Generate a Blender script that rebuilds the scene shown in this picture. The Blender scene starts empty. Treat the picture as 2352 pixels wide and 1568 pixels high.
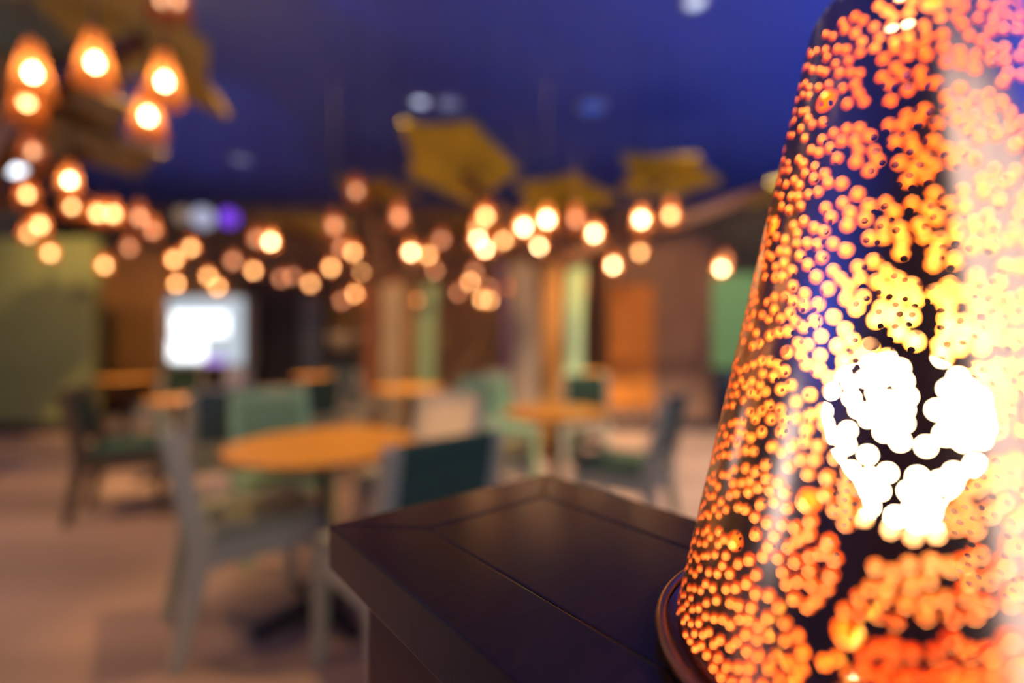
import bpy, bmesh, math, random
from mathutils import Vector, Matrix
from mathutils.geometry import delaunay_2d_cdt
R = math.radians
PI = math.pi
random.seed(7)
sc = bpy.context.scene
C = sc.collection

# ------------------------------------------------------------------ camera
F, CX, CY, EYE = 1113.0, 1176.0, 784.0, 1.2      # the photograph read as 2352 x 1568
cam = bpy.data.objects.new('camera', bpy.data.cameras.new('camera'))
C.objects.link(cam)
cam.location = (0, 0, EYE)
cam.rotation_euler = (R(90), 0, 0)
cam.data.sensor_width = 36.0
cam.data.lens = F / 2352 * 36.0
cam.data.clip_start = 0.01
cam.data.dof.use_dof = True
cam.data.dof.focus_distance = 0.280
cam.data.dof.aperture_fstop = 1.30
sc.camera = cam

# ------------------------------------------------------------------ world, exposure
w = bpy.data.worlds.new('world')
sc.world = w
w.use_nodes = True
w.node_tree.nodes['Background'].inputs[0].default_value = (0.55, 0.65, 1.0, 1)
w.node_tree.nodes['Background'].inputs[1].default_value = 0.12
sc.view_settings.view_transform = 'Standard'
sc.view_settings.look = 'None'
sc.view_settings.gamma = 1
sc.view_settings.exposure = 0.0
sc.view_settings.use_curve_mapping = False
sc.cycles.use_adaptive_sampling = False
sc.cycles.use_denoising = True
sc.cycles.caustics_refractive = False
FILL_WINDOW_REAR, FILL_WINDOW_LEFT = 1.6, 2.8              # brightness of the unseen windows, added to light ceiling and lamp reflections


# ------------------------------------------------------------------ materials
def mat(name, col, rough=0.6, metal=0.0, noise=0.0, scale=8.0, emit=None, es=0.0, bump=0.0, stretch=(1, 1, 1), spec=0.5, coat=0.0):
    m = bpy.data.materials.new(name)
    m.use_nodes = True
    nt = m.node_tree
    b = nt.nodes['Principled BSDF']
    b.inputs['Base Color'].default_value = (*col, 1)
    b.inputs['Roughness'].default_value = rough
    b.inputs['Metallic'].default_value = metal
    b.inputs['Specular IOR Level'].default_value = spec
    b.inputs['Coat Weight'].default_value = coat
    b.inputs['Coat Roughness'].default_value = 0.12
    if emit:
        b.inputs['Emission Color'].default_value = (*emit, 1)
        b.inputs['Emission Strength'].default_value = es
    if noise or bump:
        tc = nt.nodes.new('ShaderNodeTexCoord')
        mp = nt.nodes.new('ShaderNodeMapping')
        mp.inputs['Scale'].default_value = stretch
        nz = nt.nodes.new('ShaderNodeTexNoise')
        nz.inputs['Scale'].default_value = scale
        nz.inputs['Detail'].default_value = 5
        nt.links.new(tc.outputs['Object'], mp.inputs[0])
        nt.links.new(mp.outputs[0], nz.inputs['Vector'])
        if noise:
            rp = nt.nodes.new('ShaderNodeValToRGB')
            rp.color_ramp.elements[0].position = 0.3
            rp.color_ramp.elements[1].position = 0.7
            rp.color_ramp.elements[0].color = (*[c * (1 - noise) for c in col], 1)
            rp.color_ramp.elements[1].color = (*[min(1, c * (1 + noise)) for c in col], 1)
            nt.links.new(nz.outputs['Fac'], rp.inputs[0])
            nt.links.new(rp.outputs[0], b.inputs['Base Color'])
        if bump:
            bp = nt.nodes.new('ShaderNodeBump')
            bp.inputs['Strength'].default_value = bump
            bp.inputs['Distance'].default_value = 0.001
            nt.links.new(nz.outputs['Fac'], bp.inputs['Height'])
            nt.links.new(bp.outputs[0], b.inputs['Normal'])
    return m


def emitter(name, col, s):
    m = bpy.data.materials.new(name)
    m.use_nodes = True
    nt = m.node_tree
    nt.nodes.remove(nt.nodes['Principled BSDF'])
    e = nt.nodes.new('ShaderNodeEmission')
    e.inputs[0].default_value = (*col, 1)
    e.inputs[1].default_value = s
    nt.links.new(e.outputs[0], nt.nodes['Material Output'].inputs[0])
    return m


def amber_shade(name, col, clear):
    m = bpy.data.materials.new(name)
    m.use_nodes = True
    nt = m.node_tree
    nt.nodes.remove(nt.nodes['Principled BSDF'])
    tr = nt.nodes.new('ShaderNodeBsdfTransparent')
    tr.inputs[0].default_value = (1, 0.92, 0.80, 1)
    tl = nt.nodes.new('ShaderNodeBsdfTranslucent')
    tl.inputs[0].default_value = (*col, 1)
    df = nt.nodes.new('ShaderNodeBsdfDiffuse')
    df.inputs[0].default_value = (*col, 1)
    a = nt.nodes.new('ShaderNodeMixShader')
    a.inputs[0].default_value = 0.5
    b = nt.nodes.new('ShaderNodeMixShader')
    b.inputs[0].default_value = clear
    nt.links.new(tl.outputs[0], a.inputs[1])
    nt.links.new(df.outputs[0], a.inputs[2])
    nt.links.new(a.outputs[0], b.inputs[1])
    nt.links.new(tr.outputs[0], b.inputs[2])
    nt.links.new(b.outputs[0], nt.nodes['Material Output'].inputs[0])
    return m


M = {}
M['floor'] = mat('floor', (0.36, 0.235, 0.145), 0.42, noise=0.38, scale=1.1, stretch=(0.22, 1.15, 1))  # stretched noise paints dark bands in place of chair and table shadows
M['ceiling'] = mat('ceiling', (0.07, 0.13, 0.74), 0.85)
M['wall_brown'] = mat('wall_brown', (0.38, 0.23, 0.10), 0.8, noise=0.2, scale=1.5)
M['wall_plain'] = mat('wall_plain', (0.16, 0.11, 0.08), 0.8)
M['olive_wall'] = mat('olive_wall', (0.26, 0.285, 0.085), 0.75, noise=0.12, scale=2)
M['timber'] = mat('timber', (0.30, 0.145, 0.04), 0.6, noise=0.25, scale=3, stretch=(6, 6, 0.6))
M['pillar'] = mat('pillar', (0.27, 0.15, 0.07), 0.7, noise=0.15, scale=2)
M['orange_panel'] = mat('orange_panel', (0.62, 0.21, 0.012), 0.6)
M['dark_panel'] = mat('dark_panel', (0.022, 0.02, 0.017), 0.6)
M['slate'] = mat('slate', (0.09, 0.105, 0.12), 0.5)
M['green_wall'] = mat('green_wall', (0.28, 0.40, 0.15), 0.7)
M['baseboard'] = mat('baseboard', (0.03, 0.02, 0.015), 0.6)
M['cap_wood'] = mat('cap_wood', (0.021, 0.011, 0.013), 0.24, noise=0.45, scale=30, stretch=(1, 14, 1), bump=0.12)
M['cap_wood_far'] = mat('cap_wood_far', (0.025, 0.012, 0.011), 0.24, noise=0.4, scale=30, stretch=(14, 1, 1), bump=0.12)
M['cap_side'] = mat('cap_side', (0.026, 0.017, 0.010), 0.45, noise=0.3, scale=30, stretch=(2, 2, 14))
M['divider'] = mat('divider', (0.13, 0.045, 0.02), 0.55, noise=0.2, scale=6)
M['table_wood'] = mat('table_wood', (0.68, 0.30, 0.025), 0.35, noise=0.12, scale=5, stretch=(1, 6, 1))
M['table_edge'] = mat('table_edge', (0.30, 0.12, 0.03), 0.45)
M['iron'] = mat('iron', (0.03, 0.03, 0.045), 0.35, metal=0.6)
M['frame_sage'] = mat('frame_sage', (0.50, 0.47, 0.28), 0.5)
M['frame_brown'] = mat('frame_brown', (0.13, 0.09, 0.04), 0.5)
M['frame_green'] = mat('frame_green', (0.38, 0.62, 0.27), 0.5)
M['frame_cream'] = mat('frame_cream', (0.48, 0.42, 0.30), 0.5)
M['fabric_dark'] = mat('fabric_dark', (0.05, 0.105, 0.055), 0.9, noise=0.2, scale=60)
M['fabric_green'] = mat('fabric_green', (0.26, 0.42, 0.18), 0.9, noise=0.15, scale=60)
M['fabric_teal'] = mat('fabric_teal', (0.085, 0.13, 0.11), 0.9, noise=0.15, scale=60)
M['fabric_cream'] = mat('fabric_cream', (0.68, 0.54, 0.33), 0.9, noise=0.1, scale=60)
M['seat_pale'] = mat('seat_pale', (0.34, 0.34, 0.19), 0.85, noise=0.1, scale=60)
M['leaf'] = mat('leaf', (0.52, 0.40, 0.035), 0.6, noise=0.25, scale=3)
M['leaf_brown'] = mat('leaf_brown', (0.46, 0.31, 0.05), 0.6, noise=0.25, scale=3)
M['leaf_dark'] = mat('leaf_dark', (0.24, 0.17, 0.06), 0.7, noise=0.3, scale=3)
M['post_cream'] = mat('post_cream', (0.42, 0.31, 0.17), 0.6, noise=0.12, scale=2)
M['post_brown'] = mat('post_brown', (0.36, 0.165, 0.03), 0.6, noise=0.15, scale=2)
M['post_green'] = mat('post_green', (0.30, 0.42, 0.20), 0.6)
M['post_red'] = mat('post_red', (0.22, 0.07, 0.02), 0.6)
M['post_violet'] = mat('post_violet', (0.20, 0.11, 0.17), 0.6)
M['branch'] = mat('branch', (0.11, 0.038, 0.008), 0.6, noise=0.15, scale=4)
M['cord'] = mat('cord', (0.02, 0.015, 0.012), 0.6)
M['white_metal'] = mat('white_metal', (0.65, 0.66, 0.70), 0.5)
M['grey_metal'] = mat('grey_metal', (0.42, 0.43, 0.47), 0.45)
M['cream_gloss'] = mat('cream_gloss', (0.62, 0.50, 0.30), 0.4)
M['beige'] = mat('beige', (0.32, 0.25, 0.17), 0.6)
M['copper_out'] = mat('copper_out', (0.74, 0.47, 0.35), 0.2, metal=1.0)
M['copper_in'] = mat('copper_in', (1.0, 0.47, 0.085), 0.36, metal=0.8)
M['copper_rim'] = mat('copper_rim', (0.80, 0.33, 0.09), 0.35, metal=0.9)
M['copper_ring'] = mat('copper_ring', (0.50, 0.26, 0.15), 0.3, metal=1.0)
M['base_plate'] = mat('base_plate', (0.75, 0.30, 0.05), 0.4, metal=0.7)
M['steel'] = mat('steel', (0.7, 0.65, 0.55), 0.3, metal=1.0)
M['socket'] = mat('socket', (0.75, 0.62, 0.40), 0.4)
M['cable'] = mat('cable', (0.45, 0.30, 0.04), 0.5)
M['bulb_lamp'] = emitter('bulb_lamp', (1.0, 0.74, 0.40), 76.0)
M['bulb3'] = emitter('bulb_bright', (1.0, 0.80, 0.50), 150.0)
M['bulb2'] = emitter('bulb_warm', (1.0, 0.68, 0.33), 58.0)
M['bulb1'] = emitter('bulb_dim', (1.0, 0.64, 0.43), 27.0)
M['shade_glass'] = amber_shade('shade_glass', (0.55, 0.20, 0.06), 0.45)
M['shade_dull'] = amber_shade('shade_dull', (0.50, 0.20, 0.09), 0.34)
M['led_white'] = emitter('led_white', (0.82, 0.90, 1.0), 5.0)
M['led_pale'] = emitter('led_pale', (0.62, 0.72, 1.0), 1.6)
M['soft_glow'] = emitter('soft_glow', (0.40, 0.50, 1.0), 0.36)
M['led_blue'] = emitter('led_blue', (0.02, 0.14, 0.9), 0.55)
M['led_violet'] = emitter('led_violet', (0.25, 0.07, 1.0), 1.1)
M['globe_pale'] = emitter('globe_pale', (0.60, 0.62, 0.85), 0.75)
M['globe_tan'] = emitter('globe_tan', (0.55, 0.36, 0.26), 0.55)
M['pane_fill_rear'] = emitter('pane_fill_rear', (0.90, 0.92, 1.0), FILL_WINDOW_REAR)
M['pane_fill_left'] = emitter('pane_fill_left', (0.74, 0.84, 1.0), FILL_WINDOW_LEFT)
M['screen_hot'] = emitter('screen_hot', (0.93, 0.98, 1.0), 2.6)
M['screen_mid'] = emitter('screen_mid', (0.75, 0.85, 0.95), 0.75)
M['screen_violet'] = emitter('screen_violet', (0.5, 0.3, 0.95), 1.3)


# ------------------------------------------------------------------ builders
def link(name, me, parent=None, loc=None, rotz=0.0):
    o = bpy.data.objects.new(name, me)
    C.objects.link(o)
    if parent:
        o.parent = parent
    if loc is not None:
        o.location = loc
    o.rotation_euler = (0, 0, rotz)
    return o


def finish(name, bm, m, smooth=False, bevel=0.0):
    if bevel:
        bmesh.ops.bevel(bm, geom=bm.edges[:], offset=bevel, segments=2, affect='EDGES', profile=0.6)
    bmesh.ops.recalc_face_normals(bm, faces=bm.faces[:])
    me = bpy.data.meshes.new(name)
    bm.to_mesh(me)
    bm.free()
    for x in (m if isinstance(m, (list, tuple)) else [m]):
        me.materials.append(x)
    if smooth:
        me.polygons.foreach_set('use_smooth', [True] * len(me.polygons))
    return me


def box(bm, a, b):
    v = [bm.verts.new((x, y, z)) for z in (a[2], b[2]) for y in (a[1], b[1]) for x in (a[0], b[0])]
    for f in ((0, 2, 3, 1), (4, 5, 7, 6), (0, 1, 5, 4), (2, 6, 7, 3), (0, 4, 6, 2), (1, 3, 7, 5)):
        bm.faces.new([v[i] for i in f])


def box_me(name, a, b, m, bevel=0.0):
    bm = bmesh.new()
    box(bm, a, b)
    return finish(name, bm, m, bevel=bevel)


def beam(bm, pts, sizes, side=(1, 0, 0)):
    """square-section bar along pts; sizes = (width along side, depth) per point"""
    s = Vector(side).normalized()
    rings = []
    for i, p in enumerate(pts):
        p = Vector(p)
        d = (Vector(pts[min(i + 1, len(pts) - 1)]) - Vector(pts[max(i - 1, 0)])).normalized()
        t = d.cross(s).normalized()
        s2 = t.cross(d).normalized()
        a, b = sizes[i][0] / 2, sizes[i][1] / 2
        rings.append([bm.verts.new(p + s2 * x * a + t * y * b) for x, y in ((-1, -1), (1, -1), (1, 1), (-1, 1))])
    for r0, r1 in zip(rings, rings[1:]):
        for k in range(4):
            bm.faces.new((r0[k], r0[(k + 1) % 4], r1[(k + 1) % 4], r1[k]))
    bm.faces.new(rings[0][::-1])
    bm.faces.new(rings[-1])


def lathe(bm, prof, n=32, close=False):
    rings = []
    for r, z in prof:
        if r < 1e-6:
            rings.append([bm.verts.new((0, 0, z))])
        else:
            rings.append([bm.verts.new((r * math.cos(2 * PI * k / n), r * math.sin(2 * PI * k / n), z)) for k in range(n)])
    pairs = list(zip(rings, rings[1:])) + ([(rings[-1], rings[0])] if close else [])
    for a, b in pairs:
        for k in range(n):
            k2 = (k + 1) % n
            if len(a) == 1 and len(b) == 1:
                continue
            if len(a) == 1:
                bm.faces.new((a[0], b[k], b[k2]))
            elif len(b) == 1:
                bm.faces.new((a[k], a[k2], b[0]))
            else:
                bm.faces.new((a[k], a[k2], b[k2], b[k]))


def lathe_me(name, prof, m, n=32, smooth=True, close=False):
    bm = bmesh.new()
    lathe(bm, prof, n, close)
    return finish(name, bm, m, smooth)


def tag(o, label, cat, group=None):
    o['label'] = label
    o['category'] = cat
    if group:
        o['group'] = group
    return o


def thing(name, label, cat, loc=(0, 0, 0), rotz=0.0, group=None):
    o = link(name, None, None, loc, rotz)
    o.empty_display_size = 0.1
    return tag(o, label, cat, group)


def struct(name, me, loc=None, rotz=0.0):
    o = link(name, me, None, loc, rotz)
    o['kind'] = 'structure'
    return o


def at(px, py, Y):
    return Vector(((px - CX) / F * Y, Y, EYE - (py - CY) / F * Y))


def X(px, Y):
    return (px - CX) / F * Y


# ------------------------------------------------------------------ the room
XL, XR, YB, YN, H = -8.6, 8.5, 10.0, -2.3, 4.0
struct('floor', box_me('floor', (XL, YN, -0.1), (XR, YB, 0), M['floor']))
struct('ceiling', box_me('ceiling', (XL, YN, H), (XR, YB, H + 0.1), M['ceiling']))
struct('wall_back', box_me('wall_back', (XL, YB, 0), (XR, YB + 0.1, H), M['wall_brown']))
struct('wall_right', box_me('wall_right', (XR, YN, 0), (XR + 0.1, YB, H), M['wall_brown']))


def wall_with_hole(name, axis, pos, a, b, h0, h1, lo, hi, thick, m):
    bm = bmesh.new()
    for (u0, u1, z0, z1) in ((lo, a, 0, H), (b, hi, 0, H), (a, b, 0, h0), (a, b, h1, H)):
        if u1 - u0 < 1e-4 or z1 - z0 < 1e-4:
            continue
        if axis == 'x':
            box(bm, (u0, min(pos, pos + thick), z0), (u1, max(pos, pos + thick), z1))
        else:
            box(bm, (min(pos, pos + thick), u0, z0), (max(pos, pos + thick), u1, z1))
    return struct(name, finish(name, bm, m))


def window(name, axis, pos, a, b, h0, h1, inward, panes, pm):
    """added, unseen glowing window: frame bars and separate panes set into the wall opening"""
    def bx(nm, u0, u1, z0, z1, t0, t1, m, par=None):
        p, q = sorted((pos + inward * t0, pos + inward * t1))
        me = box_me(nm, (u0, p, z0), (u1, q, z1), m) if axis == 'x' else box_me(nm, (p, u0, z0), (q, u1, z1), m)
        o = link(nm, me, par)
        return o
    root = bx(name, a, b, h0, h0 + 0.06, -0.08, 0.05, M['grey_metal'])
    root['kind'] = 'structure'
    bx('window_frame', a, b, h1 - 0.05, h1, -0.08, 0.02, M['grey_metal'], root)
    for k in range(panes + 1):
        u = a + (b - a) * k / panes
        bx('mullion', max(a, u - 0.03), min(b, u + 0.03), h0 + 0.06, h1 - 0.05, -0.08, 0.02, M['grey_metal'], root)
    for k in range(panes):
        u0, u1 = a + (b - a) * k / panes + 0.03, a + (b - a) * (k + 1) / panes - 0.03
        bx('pane', u0, u1, h0 + 0.06, h1 - 0.05, -0.05, -0.04, pm, root)


wall_with_hole('wall_rear', 'x', YN, 0.05, 3.6, 0.5, 3.85, XL, XR, -0.1, M['wall_plain'])
window('fill_window_1', 'x', YN, 0.05, 3.6, 0.5, 3.85, 1, 4, M['pane_fill_rear'])
wall_with_hole('wall_left', 'y', XL, 1.3, 2.7, 0.9, 3.4, YN, YB, -0.1, M['wall_plain'])
window('fill_window_2', 'y', XL, 1.3, 2.7, 0.9, 3.4, 1, 2, M['pane_fill_left'])

# ------------------------------------------------------------------ partitions and panels at the back
def panel(name, px0, px1, Y, z0, z1, m, label, cat, d=0.12, battens=0):
    x0, x1 = X(px0, Y), X(px1, Y)
    t = thing(name, label, cat, ((x0 + x1) / 2, Y, 0))
    wd = x1 - x0
    link('core', box_me('core', (-wd / 2, 0, z0 + (0.16 if z0 == 0 else 0)), (wd / 2, d, z1), m), t)
    if z0 == 0:
        link('plinth', box_me('plinth', (-wd / 2 - 0.0, -0.02, 0), (wd / 2, d, 0.16), M['baseboard']), t)
    if battens:
        bw = wd / battens
        me = box_me('batten', (0.03, -0.035, z0 + 0.16), (bw - 0.03, 0, z1 - 0.02), m, 0.008)
        for k in range(battens):
            link('batten', me, t, (-wd / 2 + k * bw, 0, 0))
    return t


panel('partition', -160, 216, 6.3, 0, 2.55, M['olive_wall'], 'olive green ribbed partition with dark plinth at the edge of the room', 'partition', battens=9)
panel('timber_screen', 222, 372, 8.0, 0, 2.7, M['timber'], 'brown timber screen between olive partition and bright display', 'screen', battens=4)
panel('dark_alcove', 556, 748, 9.0, 0, 2.4, M['dark_panel'], 'nearly black sheet standing in for a dark opening beside the bright display', 'panel')  # near-black sheet paints the darkness of an opening
panel('slate_door', 690, 738, 8.86, 0, 2.05, M['slate'], 'narrow grey-blue door in front of black panel', 'door')
panel('wide_pillar', 1392, 1636, 6.5, 0, 2.62, M['pillar'], 'wide brown pillar with an orange inset panel', 'pillar', d=0.7)
o = link('orange_board', box_me('orange_board', (X(1400, 6.44), 6.44, 0.35), (X(1502, 6.44), 6.48, 1.95), M['orange_panel'], 0.01))
tag(o, 'saturated orange board hung on the wide brown pillar', 'board')
panel('green_backdrop', 1628, 1790, 8.2, 0.75, 2.35, M['green_wall'], 'bright green lit backdrop behind the wide brown pillar', 'backdrop')
t = thing('low_cabinet', 'black low cabinet beneath the green backdrop', 'cabinet', ((X(1640, 7.9) + X(1800, 7.9)) / 2, 7.9, 0))
link('body', box_me('body', (-0.55, 0, 0.06), (0.55, 0.28, 0.74), M['dark_panel'], 0.01), t)
link('plinth', box_me('plinth', (-0.5, 0.03, 0), (0.5, 0.28, 0.06), M['baseboard']), t)
for s in (-0.54, 0.01):
    d = link('door', box_me('door', (0, -0.02, 0.1), (0.53, 0, 0.7), M['slate'], 0.006), t, (s, 0, 0))
    link('handle', box_me('handle', (0.24, -0.04, 0.6), (0.30, -0.02, 0.62), M['grey_metal']), d)

# bright display
Y = 8.4
x0, x1 = X(384, Y), X(556, Y)
t = thing('display_case', 'glowing white display case with grey header beside black panel', 'display', ((x0 + x1) / 2, Y, 0))
wd = x1 - x0
zt, zb = EYE + 100 / F * Y, EYE - 52 / F * Y
link('housing', box_me('housing', (-wd / 2, 0.05, zb - 0.03), (wd / 2, 0.45, zt + 0.03), M['grey_metal'], 0.01), t)
link('header', box_me('header', (-wd / 2 + 0.02, 0.0, zt - 0.25), (wd / 2 - 0.03, 0.05, zt), M['screen_mid']), t)
link('lit_panel', box_me('lit_panel', (-wd / 2 + 0.06, 0.02, zb + 0.50), (wd / 2 - 0.28, 0.05, zt - 0.26), M['screen_hot']), t)
link('lit_panel', box_me('lit_panel', (-wd / 2 + 0.03, 0.02, zb + 0.06), (-wd / 2 + 0.62, 0.05, zb + 0.44), M['screen_hot']), t)
link('lit_panel', box_me('lit_panel', (-wd / 2 + 0.66, 0.02, zb + 0.14), (wd / 2 - 0.24, 0.05, zb + 0.44), M['screen_mid']), t)
link('lit_strip', box_me('lit_strip', (-wd / 2 + 0.62, 0.015, zb + 0.02), (wd / 2 - 0.30, 0.05, zb + 0.11), M['screen_violet']), t)
link('side_frame', box_me('side_frame', (wd / 2 - 0.24, -0.01, zb), (wd / 2, 0.05, zt), M['screen_mid']), t)
link('shelf', box_me('shelf', (-wd / 2, -0.03, zb + 0.44), (wd / 2 - 0.24, 0.05, zb + 0.49), M['white_metal']), t)
link('stand', box_me('stand', (wd / 2 - 0.34, 0.08, 0), (wd / 2 - 0.02, 0.40, zb - 0.03), M['white_metal'], 0.01), t)
link('stand', box_me('stand', (-wd / 2 + 0.1, 0.1, 0), (-wd / 2 + 0.25, 0.38, zb - 0.03), M['dark_panel'], 0.01), t)

# sideboard with a cream bowl
Y = 7.4
t = thing('sideboard', 'dark sideboard standing beside the striped trunk', 'sideboard', (X(790, Y), Y, 0))
link('body', box_me('body', (-0.34, 0, 0.1), (0.34, 0.42, 1.02), M['dark_panel'], 0.01), t)
link('top', box_me('top', (-0.37, -0.02, 1.02), (0.37, 0.44, 1.06), M['dark_panel'], 0.006), t)
for sx in (-0.3, 0.26):
    for sy in (0.02, 0.36):
        link('foot', box_me('foot', (sx, sy, 0), (sx + 0.04, sy + 0.04, 0.1), M['dark_panel']), t)
o = link('serving_bowl', lathe_me('serving_bowl', [(0, 0), (0.12, 0), (0.14, 0.03), (0.27, 0.18), (0.30, 0.26), (0.28, 0.26), (0.25, 0.19), (0.12, 0.05), (0, 0.04)], M['cream_gloss'], 28),
         None, (X(795, Y + 0.2), Y + 0.2, 1.06))
tag(o, 'cream bowl sitting on top of the dark sideboard', 'bowl')

Y = 6.2
t = thing('bench', 'low beige bench in front of the bright display', 'bench', (X(545, Y), Y, 0))
link('seat', box_me('seat', (-0.55, 0, 0.50), (0.55, 0.42, 0.58), M['beige'], 0.01), t)
for sx in (-0.5, 0.42):
    link('leg', box_me('leg', (sx, 0.04, 0), (sx + 0.08, 0.38, 0.50), M['beige'], 0.006), t)


# ------------------------------------------------------------------ half wall with the dark wood cap
h = 0.15
ZT = EYE - h
u = Vector((922, -1113)) .normalized()      # along the wall, towards the viewer
v = Vector((1344, 1113)).normalized()
v = Vector((-u.y, u.x))
L0 = Vector((X(755, h * F / 421), h * F / 421))
W, LEN, TH, BD = 1.63 * h, 0.75, 0.235 * h, 0.39 * h
rot = math.atan2(u.y, u.x)                  # local +x along the wall, local +y across (v)
t = thing('half_wall', 'low divider wall capped with dark stained wood carrying the copper lamp', 'divider', (L0.x, L0.y, 0), rot)
G = 0.0006


def cap_piece(name, poly, m, z0, z1, bev=0.0018):
    bm = bmesh.new()
    a = [bm.verts.new((p[0], p[1], z0)) for p in poly]
    b = [bm.verts.new((p[0], p[1], z1)) for p in poly]
    n = len(poly)
    bm.faces.new(a[::-1])
    bm.faces.new(b)
    for k in range(n):
        bm.faces.new((a[k], a[(k + 1) % n], b[(k + 1) % n], b[k]))
    return finish(name, bm, m, bevel=bev)


zc0, zc1 = ZT - TH, ZT
link('border_board', cap_piece('border_board', [(0, 0), (LEN, 0), (LEN, BD - G), (BD - G, BD - G)], M['cap_wood_far'], zc0, zc1), t)
link('border_board', cap_piece('border_board', [(0, G), (BD - 2 * G, BD), (BD - 2 * G, W - BD), (0, W - G)], M['cap_wood'], zc0, zc1), t)
link('border_board', cap_piece('border_board', [(0, W), (BD - G, W - BD + G), (LEN, W - BD + G), (LEN, W)], M['cap_wood_far'], zc0, zc1), t)
link('centre_board', cap_piece('centre_board', [(BD, BD), (LEN, BD), (LEN, W - BD), (BD, W - BD)], M['cap_wood_far'], zc0, zc1 - 0.0004), t)
ins = 0.157 * h
link('wall_core', box_me('wall_core', (ins, ins, 0.1), (LEN - 0.01, W - ins, zc0), M['divider'], 0.002), t)
link('plinth', box_me('plinth', (ins - 0.006, ins - 0.006, 0), (LEN, W - ins + 0.006, 0.1), M['baseboard'], 0.002), t)

# ------------------------------------------------------------------ the perforated copper lamp
LC = Vector((1.17 * h, 1.457 * h))
RB, RT, HS = 0.65 * h, 0.240 * h, 1.92 * h        # bottom radius, radius at the shoulder, height of the cone
Z0 = 0.0052                                        # cone starts a little above the table
SEAM = R(78)    # angle (about the lamp axis) of the sheet's joint
lamp = thing('table_lamp', 'perforated copper cone lamp with glowing bulb on the dark wood cap', 'lamp', (LC.x, LC.y, ZT))
slope = (RB - RT) / HS
sl = math.hypot(RB - RT, HS)
sina = (RB - RT) / sl
r_bot, r_top = RB / sina, RT / sina               # distances from the cone's apex in the unrolled sheet
SEC = 2 * PI * sina


def unroll(th, s):       # th 0..2pi from the joint, s = distance from the bottom edge along the sheet
    r = r_bot - s
    return Vector((r * math.cos(th * sina), r * math.sin(th * sina)))


def roll(p):
    r = p.length
    th = math.atan2(p.y, p.x) / sina
    rad = r * sina
    z = Z0 + (r_bot - r) * math.cos(math.asin(sina))
    return Vector((rad * math.cos(th + SEAM), rad * math.sin(th + SEAM), z))


# solid veins: leaf sprays, each a stem with side veins
veins = []
rng = random.Random(11)


def vein(p, q, wdt):
    veins.append((p, q, wdt))


for k in range(6):
    th0 = 2 * PI * (k + 0.35) / 6
    base = unroll(th0, 0.012)
    tip = unroll(th0 + 0.30, sl - 0.03)
    d = (tip - base)
    n = Vector((-d.y, d.x)).normalized()
    dn = d.normalized()
    prev = base
    for j in range(1, 9):
        f = j / 8
        c = base + d * f + n * 0.016 * math.sin(f * 5.5 + k)
        vein(prev, c, 0.0036 * (1 - 0.45 * f))
        ln = 0.078 * (1 - 0.55 * f)
        if j < 8:
            vein(c, c + (dn * 0.75 + n).normalized() * ln, 0.0028)
            vein(c, c + (dn * 0.55 - n).normalized() * ln, 0.0028)
        prev = c


def in_vein(p, extra):
    for a, b, wdt in veins:
        ab = b - a
        tt = max(0.0, min(1.0, (p - a).dot(ab) / ab.length_squared))
        if (p - (a + ab * tt)).length < wdt * (1 - 0.4 * tt) + extra:
            return True
    return False


HR = 0.00160
holes = []
cell = 0.009
gridh = {}


def far_enough(p, rad, gap):
    ci, cj = int(p.x / cell), int(p.y / cell)
    for i in range(ci - 2, ci + 3):
        for j in range(cj - 2, cj + 3):
            for q, r2 in gridh.get((i, j), ()):
                if (p - q).length < rad + r2 + gap:
                    return False
    return True


def add_hole(p, rad):
    holes.append((p, rad))
    gridh.setdefault((int(p.x / cell), int(p.y / cell)), []).append((p, rad))


def inside(p, m):
    r = p.length
    a = math.atan2(p.y, p.x)
    return r_top + m < r < r_bot - m and m / r < a < SEC - m / r


def rand_p():
    r = math.sqrt(rng.uniform(r_top ** 2, r_bot ** 2))
    a = rng.uniform(0, SEC)
    return Vector((r * math.cos(a), r * math.sin(a)))


for k in range(600):
    p = rand_p()
    if len(holes) < 26 and inside(p, 0.012) and far_enough(p, 0.004, 0.03):
        add_hole(p, rng.uniform(0.0030, 0.0042))
for k in range(160000):
    p = rand_p()
    rad = HR * rng.uniform(0.88, 1.12)
    if not inside(p, 0.008) or p.length > r_bot - 0.010:
        continue
    q_ = roll(p)
    facing = max(0.0, math.cos(math.atan2(q_.y, q_.x) - R(240))) ** 1.5      # the pattern is tightest on one side of the shade
    if far_enough(p, rad, 0.0021 - 0.0012 * facing) and not in_vein(p, 0.0006):
        add_hole(p, rad)

pts, edges, owner = [], [], []


def bound(ps):
    for p in ps:
        pts.append(p)
        owner.append(-1)


NB = 220
bound([unroll(2 * PI * k / NB, 0) for k in range(NB + 1)])
bound([unroll(2 * PI * k / 110, sl) for k in range(111)])
bound([unroll(0, sl * k / 90) for k in range(1, 90)])
bound([unroll(2 * PI, sl * k / 90) for k in range(1, 90)])
for i, (p, rad) in enumerate(holes):
    n = 9 if rad < 0.002 else 18
    b0 = len(pts)
    for k in range(n):
        a = 2 * PI * k / n + i
        pts.append(p + Vector((math.cos(a), math.sin(a))) * rad)
        owner.append(i)
        edges.append((b0 + k, b0 + (k + 1) % n))
fill = {}
for k in range(30000):
    p = rand_p()
    if not inside(p, 0.0015) or not far_enough(p, 0.0, 0.0012):
        continue
    key = (int(p.x / 0.0032), int(p.y / 0.0032))
    if key in fill:
        continue
    fill[key] = p
    pts.append(p)
    owner.append(-2)
vs, es, fs, ov, oe, of = delaunay_2d_cdt(pts, edges, [], 0, 1e-7)
own = [owner[o[0]] if o else -2 for o in ov]
tris = []
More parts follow.
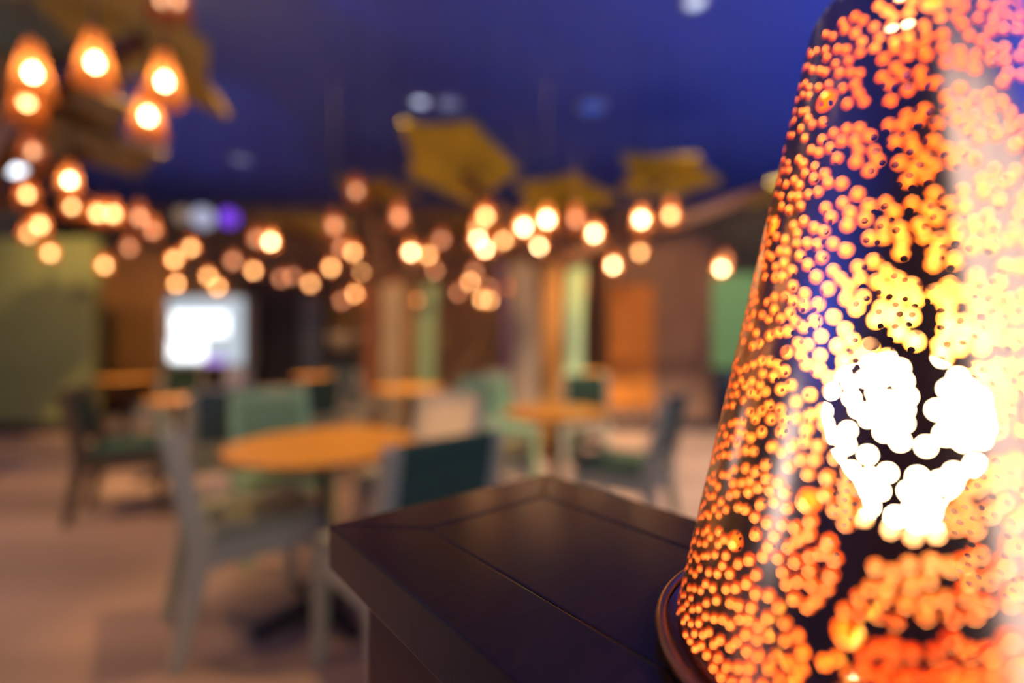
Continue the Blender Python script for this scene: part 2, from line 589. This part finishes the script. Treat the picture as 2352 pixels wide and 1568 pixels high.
for f in fs:
    o0 = own[f[0]]
    if o0 >= 0 and all(own[i] == o0 for i in f):
        continue
    c = (vs[f[0]] + vs[f[1]] + vs[f[2]]) / 3
    r = c.length
    if not (r_top * 0.99999 - 1e-5 < r < r_bot) or not (0 < math.atan2(c.y, c.x) < SEC):
        continue
    tris.append(f)
used = sorted({i for f in tris for i in f})
remap = {i: k for k, i in enumerate(used)}
TK = 0.0008
ca_ = math.cos(math.asin(sina))
outer, normals = [], []
for i in used:
    p = roll(Vector(vs[i]))
    q = Vector((p.x, p.y, 0)).normalized()
    outer.append(p)
    normals.append(q * ca_ + Vector((0, 0, sina)))
nv = len(outer)
faces, mids = [], []
ecount = {}
for f in tris:
    g = [remap[i] for i in f]
    a, b, c = (outer[i] for i in g)
    if (b - a).cross(c - a).dot(normals[g[0]]) < 0:
        g = g[::-1]
    faces.append(g)
    mids.append(0)
    for k in range(3):
        e = (g[k], g[(k + 1) % 3])
        ecount[e] = 1
verts = outer + [p - n * TK for p, n in zip(outer, normals)]
vn = normals + [-n for n in normals]
for g in faces[:]:
    faces.append([i + nv for i in g[::-1]])
    mids.append(1)
rimv = {}


def rim(i):
    if i not in rimv:
        rimv[i] = len(verts)
        verts.append(verts[i])
        vn.append(Vector((0, 0, 0)))
    return rimv[i]


for (a, b) in list(ecount):
    if (b, a) not in ecount:
        faces.append([rim(b), rim(a), rim(a + nv), rim(b + nv)])
        mids.append(2)
me = bpy.data.meshes.new('shade')
me.from_pydata(verts, [], faces)
for m in ('copper_out', 'copper_in', 'copper_rim'):
    me.materials.append(M[m])
me.polygons.foreach_set('material_index', mids)
me.polygons.foreach_set('use_smooth', [True] * len(me.polygons))
me.update()
me.normals_split_custom_set_from_vertices(vn)
shade = link('shade', me, lamp)
print('lamp holes', len(holes), 'tris', len(tris))

prof = []
for k in range(13):      # rounded shoulder
    a = k / 12 * R(80)
    rr = 0.115 * h
    prof.append((RT - rr * (1 - math.cos(a)) - 0.2135 * rr * math.sin(a) * 0.5, Z0 + HS * 1.0 - 0.0005 + rr * math.sin(a)))
prof += [(0.07 * h, Z0 + HS + 0.132 * h), (0.055 * h, Z0 + HS + 0.15 * h), (0.0, Z0 + HS + 0.155 * h)]
cap = link('shade_top', lathe_me('shade_top', prof, M['copper_out'], 64), lamp)
cap['label'] = 'rounded solid copper top of the shade'
# strip overlapping the joint on the inside
bm = bmesh.new()
a0 = R(3.5)
rows = []
for k in range(13):
    s = sl * (0.02 + 0.96 * k / 12)
    rows.append([bm.verts.new(roll(unroll(2 * PI * i / 360 * 1.0, s)) * 1.0 - Vector((0, 0, 0))) for i in (0, 3, 6, 9)])
for ra, rb_ in zip(rows, rows[1:]):
    for i in range(3):
        bm.faces.new((ra[i], ra[i + 1], rb_[i + 1], rb_[i]))
for vv in bm.verts:
    q = Vector((vv.co.x, vv.co.y, 0)).normalized()
    vv.co -= q * 0.0012
link('seam_strip', finish('seam_strip', bm, M['copper_in'], True), lamp)
# base dish with rolled rim
RR = 0.69 * h
tube = 0.0028
ring_prof = [(RR + tube * math.cos(a), 0.0085 + tube * math.sin(a)) for a in [2 * PI * k / 12 for k in range(12)]]
o = link('base_ring', lathe_me('base_ring', ring_prof, M['copper_ring'], 128, close=True), lamp)
o['label'] = 'rolled copper rim around the base'
link('base_dish', lathe_me('base_dish', [(0, 0.0), (RR - 0.004, 0.0), (RR, 0.004), (RR + 0.0015, 0.0075), (RR - 0.0012, 0.0088), (RR - 0.003, 0.0052), (RB - 0.001, 0.0050)], M['copper_ring'], 96), lamp)
link('floor_plate', lathe_me('floor_plate', [(0, 0.0012), (RB - 0.001, 0.0012), (RB - 0.001, 0.0050), (0, 0.0050)], M['base_plate'], 96), lamp)
# bracket, socket, bulb, screws, cable
bm = bmesh.new()
box(bm, (-0.052, -0.011, 0.005), (0.052, 0.011, 0.0075))
box(bm, (-0.020, -0.011, 0.0075), (-0.0175, 0.011, 0.032))
box(bm, (0.0175, -0.011, 0.0075), (0.020, 0.011, 0.032))
box(bm, (-0.020, -0.011, 0.0300), (0.020, 0.011, 0.0325))
br = link('bracket', finish('bracket', bm, M['copper_rim'], bevel=0.0006), lamp, None, R(24))
for sx in (-0.036, 0.036):
    sbm = bmesh.new()
    lathe(sbm, [(0, 0), (0.0052, 0), (0.0052, 0.0016), (0.0036, 0.0034), (0, 0.0038)], 18)
    s = link('screw', finish('screw', sbm, M['steel'], True), br, (sx, 0, 0.0075))
    xb = bmesh.new()
    box(xb, (-0.003, -0.0006, 0.003), (0.003, 0.0006, 0.00392))
    box(xb, (-0.0006, -0.003, 0.003), (0.0006, 0.003, 0.00393))
    link('cross_slot', finish('cross_slot', xb, M['iron']), br, (sx, 0, 0.0075), 0.4)
link('socket', lathe_me('socket', [(0, 0.0325), (0.0165, 0.0325), (0.0175, 0.036), (0.0175, 0.064), (0.0155, 0.070), (0.013, 0.070), (0.013, 0.05), (0, 0.05)], M['socket'], 32), lamp)
bulb = link('bulb', lathe_me('bulb', [(0, 0.062), (0.0125, 0.062), (0.0125, 0.072), (0.016, 0.082), (0.0265, 0.098), (0.030, 0.114), (0.0282, 0.128), (0.0215, 0.138), (0.011, 0.1435), (0, 0.145)], M['bulb_lamp'], 32), lamp)
bulb['label'] = 'glowing warm white bulb inside the shade'
bm = bmesh.new()
cp = [(-0.016, -0.008, 0.036), (-0.035, -0.022, 0.03), (-0.05, -0.03, 0.016), (-0.06, -0.02, 0.0075), (-0.05, 0.02, 0.0075), (-0.02, 0.05, 0.0075)]
beam(bm, cp, [(0.0032, 0.0032)] * len(cp), (0, 0, 1))
link('cable', finish('cable', bm, M['cable'], True), lamp)


# ------------------------------------------------------------------ chairs
def chair_meshes(frame, back, seat, rail):
    out = []
    for s in (-1, 1):
        bm = bmesh.new()
        beam(bm, [(s * 0.205, -0.285, 0), (s * 0.205, -0.215, 0.36), (s * 0.205, -0.215, 0.48), (s * 0.200, -0.31, 0.88)],
             [(0.042, 0.044), (0.052, 0.072), (0.052, 0.080), (0.044, 0.056)])
        out.append(('back_leg', finish('back_leg', bm, frame, bevel=0.004)))
        bm = bmesh.new()
        beam(bm, [(s * 0.21, 0.215, 0), (s * 0.205, 0.205, 0.44)], [(0.040, 0.040), (0.054, 0.054)])
        out.append(('leg', finish('leg', bm, frame, bevel=0.004)))
        out.append(('seat_rail', box_me('seat_rail', (s * 0.205 - 0.014, -0.19, 0.345), (s * 0.205 + 0.014, 0.185, 0.44), frame, 0.003)))
    out.append(('seat_rail', box_me('seat_rail', (-0.185, 0.193, 0.345), (0.185, 0.219, 0.44), frame, 0.003)))
    out.append(('seat_rail', box_me('seat_rail', (-0.185, -0.228, 0.345), (0.185, -0.202, 0.44), frame, 0.003)))
    out.append(('seat_cushion', box_me('seat_cushion', (-0.225, -0.19, 0.441), (0.225, 0.235, 0.495), seat, 0.014)))
    bm = bmesh.new()
    n = 5
    pts = [(0, -0.243 - 0.060 * k / n, 0.56 + 0.26 * k / n) for k in range(n + 1)]
    beam(bm, pts, [(0.362, 0.036 + 0.010 * math.sin(PI * k / n)) for k in range(n + 1)])
    out.append(('backrest', finish('backrest', bm, back, bevel=0.006)))
    bm = bmesh.new()
    beam(bm, [(0, -0.3045, 0.825), (0, -0.3165, 0.888)], [(0.366, 0.030), (0.366, 0.028)])
    out.append(('top_rail', finish('top_rail', bm, rail, bevel=0.005)))
    bm = bmesh.new()
    beam(bm, [(0, -0.232, 0.525), (0, -0.241, 0.556)], [(0.362, 0.028), (0.362, 0.028)])
    out.append(('lower_rail', finish('lower_rail', bm, frame, bevel=0.004)))
    return out


CH = {
    'sage': chair_meshes(M['frame_sage'], M['fabric_dark'], M['seat_pale'], M['fabric_dark']),
    'green': chair_meshes(M['frame_green'], M['fabric_green'], M['fabric_green'], M['frame_green']),
    'cream': chair_meshes(M['frame_cream'], M['fabric_cream'], M['seat_pale'], M['frame_cream']),
    'dark': chair_meshes(M['frame_sage'], M['fabric_dark'], M['fabric_dark'], M['fabric_dark']),
    'brown': chair_meshes(M['frame_brown'], M['fabric_dark'], M['fabric_dark'], M['frame_brown']),
    'teal': chair_meshes(M['frame_sage'], M['fabric_teal'], M['seat_pale'], M['fabric_teal']),
}


def chair(kind, x, y, face, label):
    """face = direction the sitter looks, degrees anticlockwise from +x"""
    t = thing('dining_chair', label, 'chair', (x, y, 0), R(face - 90), 'dining chairs around the round tables')
    for nm, me in CH[kind]:
        link(nm, me, t)
    return t


chair('sage', -1.13, 2.10, 39, 'pale sage chair standing side-on beside the largest orange table, its seat empty')
chair('sage', -0.42, 1.80, 133, 'sage chair with dark green back pushed up to the largest table behind the wood cap')
chair('green', -1.36, 2.86, -52, 'light green chair on the far side of the largest orange table')
chair('cream', -0.53, 2.70, 240, 'cream padded chair lit brightly beside the largest orange table')
chair('teal', -0.10, 3.34, 0, 'blue-grey backed chair drawn up to the broad table beyond the wood cap')
chair('dark', 0.68, 2.95, 148, 'dark green backed chair next to the open floor before the wide pillar')
chair('green', -0.10, 4.05, -60, 'green chair behind the broad table in front of the trunk')
chair('teal', -1.98, 3.35, 125, 'dark backed chair half hidden behind the light green chair')
chair('brown', -2.72, 3.45, 25, 'brown chair standing on the open floor before the olive partition')
chair('cream', -0.42, 5.10, 215, 'cream chair at the table near the striped trunk')
chair('sage', -1.9, 4.35, 150, 'sage chair drawn up to the small table before the bench')
chair('sage', -3.9, 5.5, 150, 'sage chair at the table by the timber screen')
chair('teal', -1.75, 5.8, 60, 'blue-grey backed chair at the table before the sideboard')
chair('sage', 0.75, 4.9, 80, 'sage chair near the small table by the orange board')


# ------------------------------------------------------------------ tables
def table(x, y, d, z, label):
    t = thing('round_table', label, 'table', (x, y, 0), 0, 'round tables in the dining room')
    r = d / 2
    link('table_top', lathe_me('table_top', [(0, z - 0.03), (r - 0.01, z - 0.03), (r, z - 0.022), (r, z - 0.008), (r - 0.006, z), (0, z)], [M['table_wood']], 56, smooth=False), t)
    link('edge_band', lathe_me('edge_band', [(r, z - 0.024), (r + 0.004, z - 0.023), (r + 0.004, z - 0.008), (r, z - 0.007)], M['table_edge'], 56), t)
    link('column', lathe_me('column', [(0.03, 0.04), (0.026, 0.1), (0.026, z - 0.08), (0.05, z - 0.05), (0.05, z - 0.03)], M['iron'], 20), t)
    for k in range(4):
        bm = bmesh.new()
        a = R(45 + 90 * k)
        beam(bm, [(0.02 * math.cos(a), 0.02 * math.sin(a), 0.055), (0.30 * math.cos(a), 0.30 * math.sin(a), 0.018)], [(0.05, 0.05), (0.045, 0.03)], (math.sin(a), -math.cos(a), 0))
        link('foot', finish('foot', bm, M['iron'], bevel=0.004), t)
    return t


TABLES = []


def place_table(px, Y, d, z, label):
    table(X(px, Y), Y, d, z, label)
    TABLES.append((X(px, Y), Y, z))


place_table(745, 2.16, 0.80, 0.75, 'largest round orange wood table with pale chairs around it')
place_table(1280, 3.15, 0.68, 0.75, 'broad orange table between blue-grey chair and dark green chair')
place_table(940, 4.75, 0.66, 0.75, 'orange table standing before the striped trunk')
place_table(730, 6.4, 0.62, 0.75, 'orange table standing before the dark sideboard')
place_table(292, 6.0, 0.64, 0.75, 'orange table standing before the timber screen')
place_table(410, 4.3, 0.48, 0.70, 'small orange table between bench and light green chair')
place_table(1350, 5.6, 0.40, 0.86, 'small tall orange table before the wide pillar')


# ------------------------------------------------------------------ tree columns: posts, branches, leaf panels
def leaf_mesh(name, wx, wy, seed, m, thick=0.05):
    r = random.Random(seed)
    n = 10
    bm = bmesh.new()
    top, bot = [], []
    for k in range(n):
        a = 2 * PI * k / n + r.uniform(-0.15, 0.15)
        q = (1.0 if k % 2 == 0 else 0.72) * r.uniform(0.85, 1.08)
        p = (wx / 2 * q * math.cos(a), wy / 2 * q * math.sin(a))
        top.append(bm.verts.new((p[0], p[1], thick / 2 + r.uniform(-0.03, 0.03))))
        bot.append(bm.verts.new((p[0], p[1], top[-1].co.z - thick)))
    ct = bm.verts.new((0, 0, thick / 2 + 0.12))
    cb = bm.verts.new((0, 0, -thick / 2 + 0.12))
    for k in range(n):
        k2 = (k + 1) % n
        bm.faces.new((top[k], top[k2], ct))
        bm.faces.new((bot[k2], bot[k], cb))
        bm.faces.new((top[k], bot[k], bot[k2], top[k2]))
    return finish(name, bm, m)


def tree(label, px, Y, zsplit, posts, limbs, leaves):
    base = Vector((X(px, Y), Y, 0))
    t = thing('tree_column', label, 'column', base, 0, 'artificial tree columns')
    for (p0, p1, m, dy) in posts:
        x0, x1 = X(p0, Y) - base.x, X(p1, Y) - base.x
        wd = x1 - x0
        xm = (x0 + x1) / 2
        bm = bmesh.new()
        beam(bm, [(xm, dy, 0), (xm, dy, zsplit * 0.7), (xm * 1.15, dy, zsplit)], [(wd - 0.012, 0.14), (wd - 0.012, 0.14), (wd * 0.9, 0.12)])
        link('trunk_post', finish('trunk_post', bm, M[m], bevel=0.01), t)
    for (path, s0, s1) in limbs:
        pp = [at(*q) - base for q in path]
        bm = bmesh.new()
        n = len(pp) - 1
        beam(bm, pp, [((s0 + (s1 - s0) * k / n),) * 2 for k in range(n + 1)], (0, 1, 0))
        link('branch', finish('branch', bm, M['branch'], bevel=0.008), t)
    for i, (q, wx, wy, tilt, m, seed) in enumerate(leaves):
        o = link('leaf_panel', leaf_mesh('leaf_panel', wx, wy, seed, M[m]), t, at(*q) - base)
        o.rotation_euler = (R(tilt[0]), R(tilt[1]), 0)
    return t


tree('striped tree column of cream, brown and green posts with olive leaf panels', 1255, 5.2, 2.05,
     [(1152, 1174, 'post_violet', 0.06), (1176, 1238, 'post_cream', 0.0), (1240, 1292, 'post_brown', 0.03), (1294, 1338, 'post_green', 0.0)],
     [([(1290, 610, 5.2), (1380, 560, 5.1), (1600, 495, 4.9), (1850, 405, 4.7)], 0.15, 0.09),
      ([(1230, 600, 5.2), (1180, 520, 5.15), (1060, 400, 5.1)], 0.18, 0.10),
      ([(1270, 600, 5.2), (1290, 520, 5.5), (1300, 455, 5.9)], 0.16, 0.08),
      ([(1290, 600, 5.2), (1400, 520, 5.5), (1520, 415, 5.6)], 0.12, 0.08)],
     [((1050, 372, 5.1), 1.35, 1.30, (-24, 10), 'leaf', 3), ((1530, 405, 5.6), 1.30, 1.1, (-14, 4), 'leaf', 5),
      ((1290, 452, 5.9), 1.30, 1.2, (-9, 0), 'leaf', 8), ((1840, 430, 4.7), 1.0, 1.0, (-5, -6), 'leaf', 12)])
tree('striped tree column of red, cream and brown posts near the sideboard', 905, 6.8, 2.0,
     [(836, 872, 'post_red', 0.05), (876, 930, 'post_cream', 0.0), (932, 952, 'post_brown', 0.03), (955, 1002, 'post_green', 0.06)],
     [([(890, 640, 6.8), (860, 540, 6.8), (860, 450, 6.8)], 0.18, 0.10), ([(930, 640, 6.8), (1000, 560, 6.9), (1080, 520, 7.0)], 0.16, 0.08),
      ([(880, 640, 6.8), (760, 560, 6.7), (640, 520, 6.6)], 0.16, 0.08)],
     [((865, 440, 6.8), 1.25, 1.0, (-4, 3), 'leaf_brown', 21), ((1090, 520, 7.0), 1.0, 0.9, (-3, 0), 'leaf_brown', 23), ((690, 520, 6.6), 1.3, 1.0, (-3, 2), 'leaf_brown', 25)])
tree('timber tree column with dark olive leaf panels over the near lamps', -210, 3.6, 2.1,
     [(-260, -225, 'post_brown', 0.0), (-222, -190, 'post_cream', 0.03)],
     [([(-210, 640, 3.6), (-60, 420, 3.4), (150, 180, 3.2), (330, 90, 3.1)], 0.18, 0.08), ([(-210, 600, 3.6), (0, 450, 4.0), (200, 350, 4.3)], 0.16, 0.08)],
     [((285, 70, 3.1), 1.45, 1.6, (-8, 16), 'leaf_brown', 31), ((150, 330, 4.4), 1.8, 1.6, (-3, 6), 'leaf_dark', 33), ((-20, 40, 3.3), 1.9, 1.6, (-6, 4), 'leaf_dark', 36),
      ((60, 215, 3.7), 1.7, 1.5, (-4, 6), 'leaf_dark', 38)])

# ------------------------------------------------------------------ cone pendant lamps
PS = lathe_me('shade', [(0.022, 0.0), (0.030, -0.012), (0.080, -0.235), (0.078, -0.235), (0.028, -0.013), (0.020, -0.002)], M['shade_glass'], 24)
PD = lathe_me('shade', [(0.022, 0.0), (0.030, -0.012), (0.080, -0.235), (0.078, -0.235), (0.028, -0.013), (0.020, -0.002)], M['shade_dull'], 24)
PCAP = lathe_me('lamp_holder', [(0, 0.03), (0.012, 0.03), (0.024, 0.0), (0.016, -0.05), (0, -0.05)], M['cord'], 16)
PROSE = lathe_me('ceiling_rose', [(0, 0), (0.045, 0), (0.045, -0.012), (0.01, -0.03), (0, -0.03)], M['ceiling'], 20)
BULBS = {}
for key in (1, 2, 3):
    for rad in (20, 27, 34):
        r = rad / 1000
        BULBS[(key, rad)] = lathe_me('bulb', [(0, -1.15 * r), (0.45 * r, -1.03 * r), (0.8 * r, -0.7 * r), (r, -0.1 * r), (0.85 * r, 0.55 * r), (0.4 * r, 1.1 * r), (0.3 * r, 1.5 * r), (0, 1.5 * r)], M['bulb%d' % key], 16)
bm = bmesh.new()
beam(bm, [(0, 0, 0), (0, 0, 1)], [(0.006, 0.006)] * 2)
PCORD = finish('cord', bm, M['cord'])

GLOW = {3: 'brilliant white-gold', 2: 'amber', 1: 'dim peach'}
ZONES = [(222, 'before the olive partition'), (375, 'before the timber screen'), (560, 'above the glowing display case'), (748, 'before the black panel'),
         (1005, 'in front of the red and cream trunk'), (1150, 'between the two striped trunks'), (1345, 'in front of the four-post trunk'),
         (1640, 'before the wide brown pillar'), (9999, 'before the green backdrop')]
LAMPS = [(75, 168, 3), (218, 145, 3), (378, 188, 3), (340, 268, 3), (75, 348, 1), (160, 415, 3), (62, 235, 2), (372, 2, 1), (408, 4, 1),
         (62, 447, 2), (165, 475, 2), (225, 490, 2), (260, 492, 2), (92, 518, 2), (68, 537, 2), (115, 582, 2), (240, 610, 2), (297, 570, 1),
         (320, 500, 1), (350, 530, 1), (400, 597, 2), (438, 570, 2), (405, 652, 2), (478, 635, 2), (500, 660, 2), (535, 600, 1), (582, 622, 2),
         (590, 550, 1), (622, 556, 3), (645, 640, 1), (672, 635, 1), (713, 652, 2), (760, 615, 2), (768, 520, 1), (785, 570, 1), (811, 580, 2),
         (832, 622, 2), (883, 620, 2), (907, 658, 1), (955, 689, 2), (815, 675, 2), (836, 682, 2), (785, 692, 1), (818, 440, 1), (916, 500, 1),
         (1014, 552, 1), (944, 580, 3), (983, 587, 2), (999, 622, 1), (1115, 498, 2), (1098, 525, 2), (1098, 548, 3), (1114, 572, 3), (1157, 553, 2),
         (1203, 522, 3), (1256, 505, 3), (1237, 567, 3), (1263, 615, 1), (1080, 648, 2), (1090, 625, 1), (1052, 673, 1), (1107, 688, 2),
         (1125, 690, 2), (1120, 660, 1), (1160, 662, 3), (1322, 505, 1), (1365, 537, 3), (1473, 505, 3), (1540, 495, 2), (1470, 580, 2),
         (1466, 602, 1), (1385, 612, 3), (1408, 610, 3), (1338, 640, 1), (1338, 663, 2), (1333, 687, 1), (1657, 617, 3), (1665, 598, 1)]
FURTHER = {(1466, 602), (1665, 598), (1333, 687), (1120, 660), (408, 4), (1125, 690), (836, 682)}
NEARER = {(1338, 640)}
lr = random.Random(5)
for (px, py, b) in LAMPS:
    zb = 2.32 + lr.uniform(-0.06, 0.06)
    Y = min((zb - EYE) * F / (CY - py), 8.2 + lr.uniform(-0.4, 0.4))
    if 222 < px < 372 or 1392 < px < 1640:
        Y = min(Y, 5.9)
    if px < 222:
        Y = min(Y, 5.8)
    if 1640 <= px:
        Y = 5.6
    if py < 20:
        Y = 2.55 if px < 390 else 2.9
    elif (px, py) in FURTHER:
        Y *= 1.13
    if (px, py) in NEARER:
        Y *= 0.85
    p = at(px, py, Y)
    zone = [z for lim, z in ZONES if px < lim][0]
    if py < 430 and px < 420:
        zone = 'under the dark olive leaf panels'
    lab = '%s cone pendant lamp hanging %s' % (GLOW[b], zone)
    grp = '%s pendants %s' % (GLOW[b], zone)
    rad = 20 if Y < 4.2 else (27 if Y < 6.2 else 34)
    drop = 0.14 + (0 if Y < 4.5 else 0.02)
    t = thing('pendant_lamp', lab, 'pendant lamp', (p.x, p.y, p.z + drop), 0, grp)
    link('shade', PD if b == 1 else PS, t)
    link('lamp_holder', PCAP, t)
    link('bulb', BULBS[(b, rad)], t, (0, 0, -drop))
    c = link('cord', PCORD, t, (0, 0, 0.03))
    c.scale = (1, 1, H - 0.01 - (p.z + drop + 0.03))
    link('ceiling_rose', PROSE, t, (0, 0, H - (p.z + drop)))


# ------------------------------------------------------------------ ceiling downlights and aimed spotlights
def downlight(px, py, m, r, label, power=0, aim=None, col=(1, 0.8, 0.55), cone=40, Y=None, x=None):
    if Y is None:
        Y = (H - EYE) * F / (CY - py)
        x = X(px, Y)
    t = thing('ceiling_downlight', label, 'downlight', (x, Y, H), 0, 'ceiling downlights')
    link('trim_ring', lathe_me('trim_ring', [(r, 0), (r + 0.03, 0), (r + 0.03, -0.012), (r, -0.02)], M['white_metal'], 32, close=True), t)
    link('lens', lathe_me('lens', [(0, -0.008), (r, -0.008), (r, -0.001), (0, -0.001)], m, 32), t)
    if power:
        ld = bpy.data.lights.new('spot', 'SPOT')
        ld.energy = power
        ld.color = col
        ld.spot_size = R(cone)
        ld.spot_blend = 0.6
        ld.shadow_soft_size = 0.06
        o = bpy.data.objects.new('spot', ld)
        C.objects.link(o)
        o.parent = t
        o.location = (0, 0, -0.05)
        d = Vector(aim) - Vector((x, Y, H - 0.05))
        o.rotation_euler = d.to_track_quat('-Z', 'Y').to_euler()
    return t


downlight(965, 232, M['led_pale'], 0.075, 'pale blue-white ceiling downlight above the tallest olive leaf panel')
downlight(1030, 236, M['soft_glow'], 0.11, 'soft blue glowing disc standing in for a light patch next to the pale downlight')  # glowing disc imitates a patch of light on the ceiling
downlight(1360, 245, M['led_blue'], 0.13, 'deep blue ceiling downlight')
downlight(1597, 2, M['led_pale'], 0.07, 'white ceiling downlight beside the top of the copper lamp')
downlight(553, 365, M['soft_glow'], 0.12, 'faint grey ceiling downlight between dark leaf panels and display')
downlight(14, 385, M['led_white'], 0.30, 'large white ceiling downlight behind the near pendants')
downlight(1792, 440, M['led_white'], 0.20, 'white ceiling downlight just beside the copper lamp shade')
for (px, py, Y, r, m, lab) in ((466, 500, 7.6, 0.16, 'globe_pale', 'milky white globe lamp hanging above the display beside a violet one'), (526, 500, 7.5, 0.13, 'led_violet', 'violet glowing globe lamp hanging above the display'),
                               (420, 495, 7.8, 0.12, 'globe_tan', 'dull tan globe lamp hanging above the display')):
    p = at(px, py, Y)
    t = thing('globe_lamp', lab, 'pendant lamp', p, 0, 'globe lamps above the display')
    prof = [(r * math.sin(PI * k / 12) if 0 < k < 12 else 0, -r * math.cos(PI * k / 12)) for k in range(13)]
    link('globe', lathe_me('globe', prof, M[m], 28), t)
    link('lamp_holder', lathe_me('lamp_holder', [(0, r + 0.05), (0.02, r + 0.05), (0.035, r - 0.01), (0, r - 0.01)], M['cord'], 16), t)
    c = link('cord', PCORD, t, (0, 0, r + 0.05))
    c.scale = (1, 1, H - p.z - r - 0.05)

WARM = (1.0, 0.62, 0.30)
for i, (tx, ty, tz) in enumerate(TABLES):  # unseen ceiling spots put in above the frame to light the tables
    sx, sy = (-2.05, 3.7) if i == 4 else (tx * 0.6, min(ty - 0.3, 3.4))
    dist = (Vector((tx, ty, tz)) - Vector((sx, sy, H))).length
    downlight(0, 0, M['led_white'], 0.05, 'unseen warm ceiling downlight aimed at ' + ['the largest table', 'the broad table', 'the table before the striped trunk', 'the table before the sideboard', 'the table by the timber screen', 'the small table by the bench', 'the tall small table'][i],
              power=(26, 34, 60, 64, 60, 56, 60)[i] * dist * dist, aim=(tx, ty, tz), col=WARM, cone=2 * math.degrees(math.atan((1.0 if i == 0 else 0.72) / dist)), Y=sy, x=sx)

# unseen downlights and wall washers, added to brighten floor, walls and cream chair
for (x, y, tx, ty, tz, p, cone, nm) in (
        (-4.2, 2.4, -4.2, 2.6, 0, 330, 95, 'over the open floor by the added left window'),
        (-2.6, 1.2, -2.4, 1.6, 0, 140, 95, 'over the floor beside the pale sage chair'),
        (-2.4, 3.5, -2.6, 4.2, 0, 280, 95, 'over the brown chair'),
        (2.2, 3.4, 1.75, 4.6, 0, 1350, 62, 'over the open floor before the wide pillar'),
        (-5.2, 3.7, -6.0, 6.2, 1.3, 170, 60, 'washing the olive partition'),
        (-3.6, 3.8, -6.2, 8.0, 1.5, 620, 40, 'washing the timber screen'),
        (-1.2, 3.7, -2.0, 7.0, 1.4, 420, 46, 'washing the red and cream trunk'),
        (0.2, 3.6, 0.3, 5.2, 1.4, 170, 50, 'washing the four-post trunk'),
        (2.0, 3.6, 1.9, 6.5, 1.4, 200, 42, 'washing the wide pillar'),
        (-0.9, 0.9, -0.45, 2.85, 0.7, 330, 13, 'picking out the cream chair')):
    downlight(0, 0, M['led_white'], 0.05, 'added unseen warm ceiling downlight ' + nm, power=p, aim=(tx, ty, tz), col=(1, 0.80, 0.70) if p == 1350 else WARM, cone=cone, Y=y, x=x)
downlight(0, 0, M['led_white'], 0.05, 'added unseen greenish ceiling downlight washing the green backdrop', power=600, aim=(3.8, 8.2, 1.5), col=(0.8, 1.0, 0.7), cone=26, Y=3.8, x=3.2)


# ------------------------------------------------------------------ unseen blue uplights, added only to tint the ceiling
for (x, y, pw, nm) in ((-6.8, 0.3, 460, 'by the added left window'), (5.0, -1.4, 340, 'beside the added rear window'), (5.6, 2.4, 340, 'near the brown side wall')):
    t = thing('fill_uplight', 'added unseen floor uplight throwing blue light on the ceiling ' + nm, 'fill light', (x, y, 0), 0, 'added blue uplights')
    link('base', lathe_me('base', [(0, 0), (0.15, 0), (0.15, 0.015), (0.03, 0.03), (0, 0.03)], M['iron'], 32), t)
    link('pole', lathe_me('pole', [(0.014, 0.03), (0.014, 1.72)], M['iron'], 16), t)
    link('bowl', lathe_me('bowl', [(0, 1.70), (0.05, 1.71), (0.14, 1.80), (0.155, 1.86), (0.145, 1.86), (0.12, 1.80), (0.03, 1.74), (0, 1.74)], M['iron'], 32), t)
    link('lens', lathe_me('lens', [(0, 1.80), (0.10, 1.80), (0.10, 1.805), (0, 1.805)], M['led_blue'], 32), t)
    ld = bpy.data.lights.new('spot', 'SPOT')
    ld.energy = pw
    ld.color = (0.36, 0.48, 1.0)
    ld.spot_size = R(168)
    ld.spot_blend = 0.3
    ld.shadow_soft_size = 0.08
    o = bpy.data.objects.new('spot', ld)
    C.objects.link(o)
    o.parent = t
    o.location = (0, 0, 1.90)
    o.rotation_euler = (PI, 0, 0)
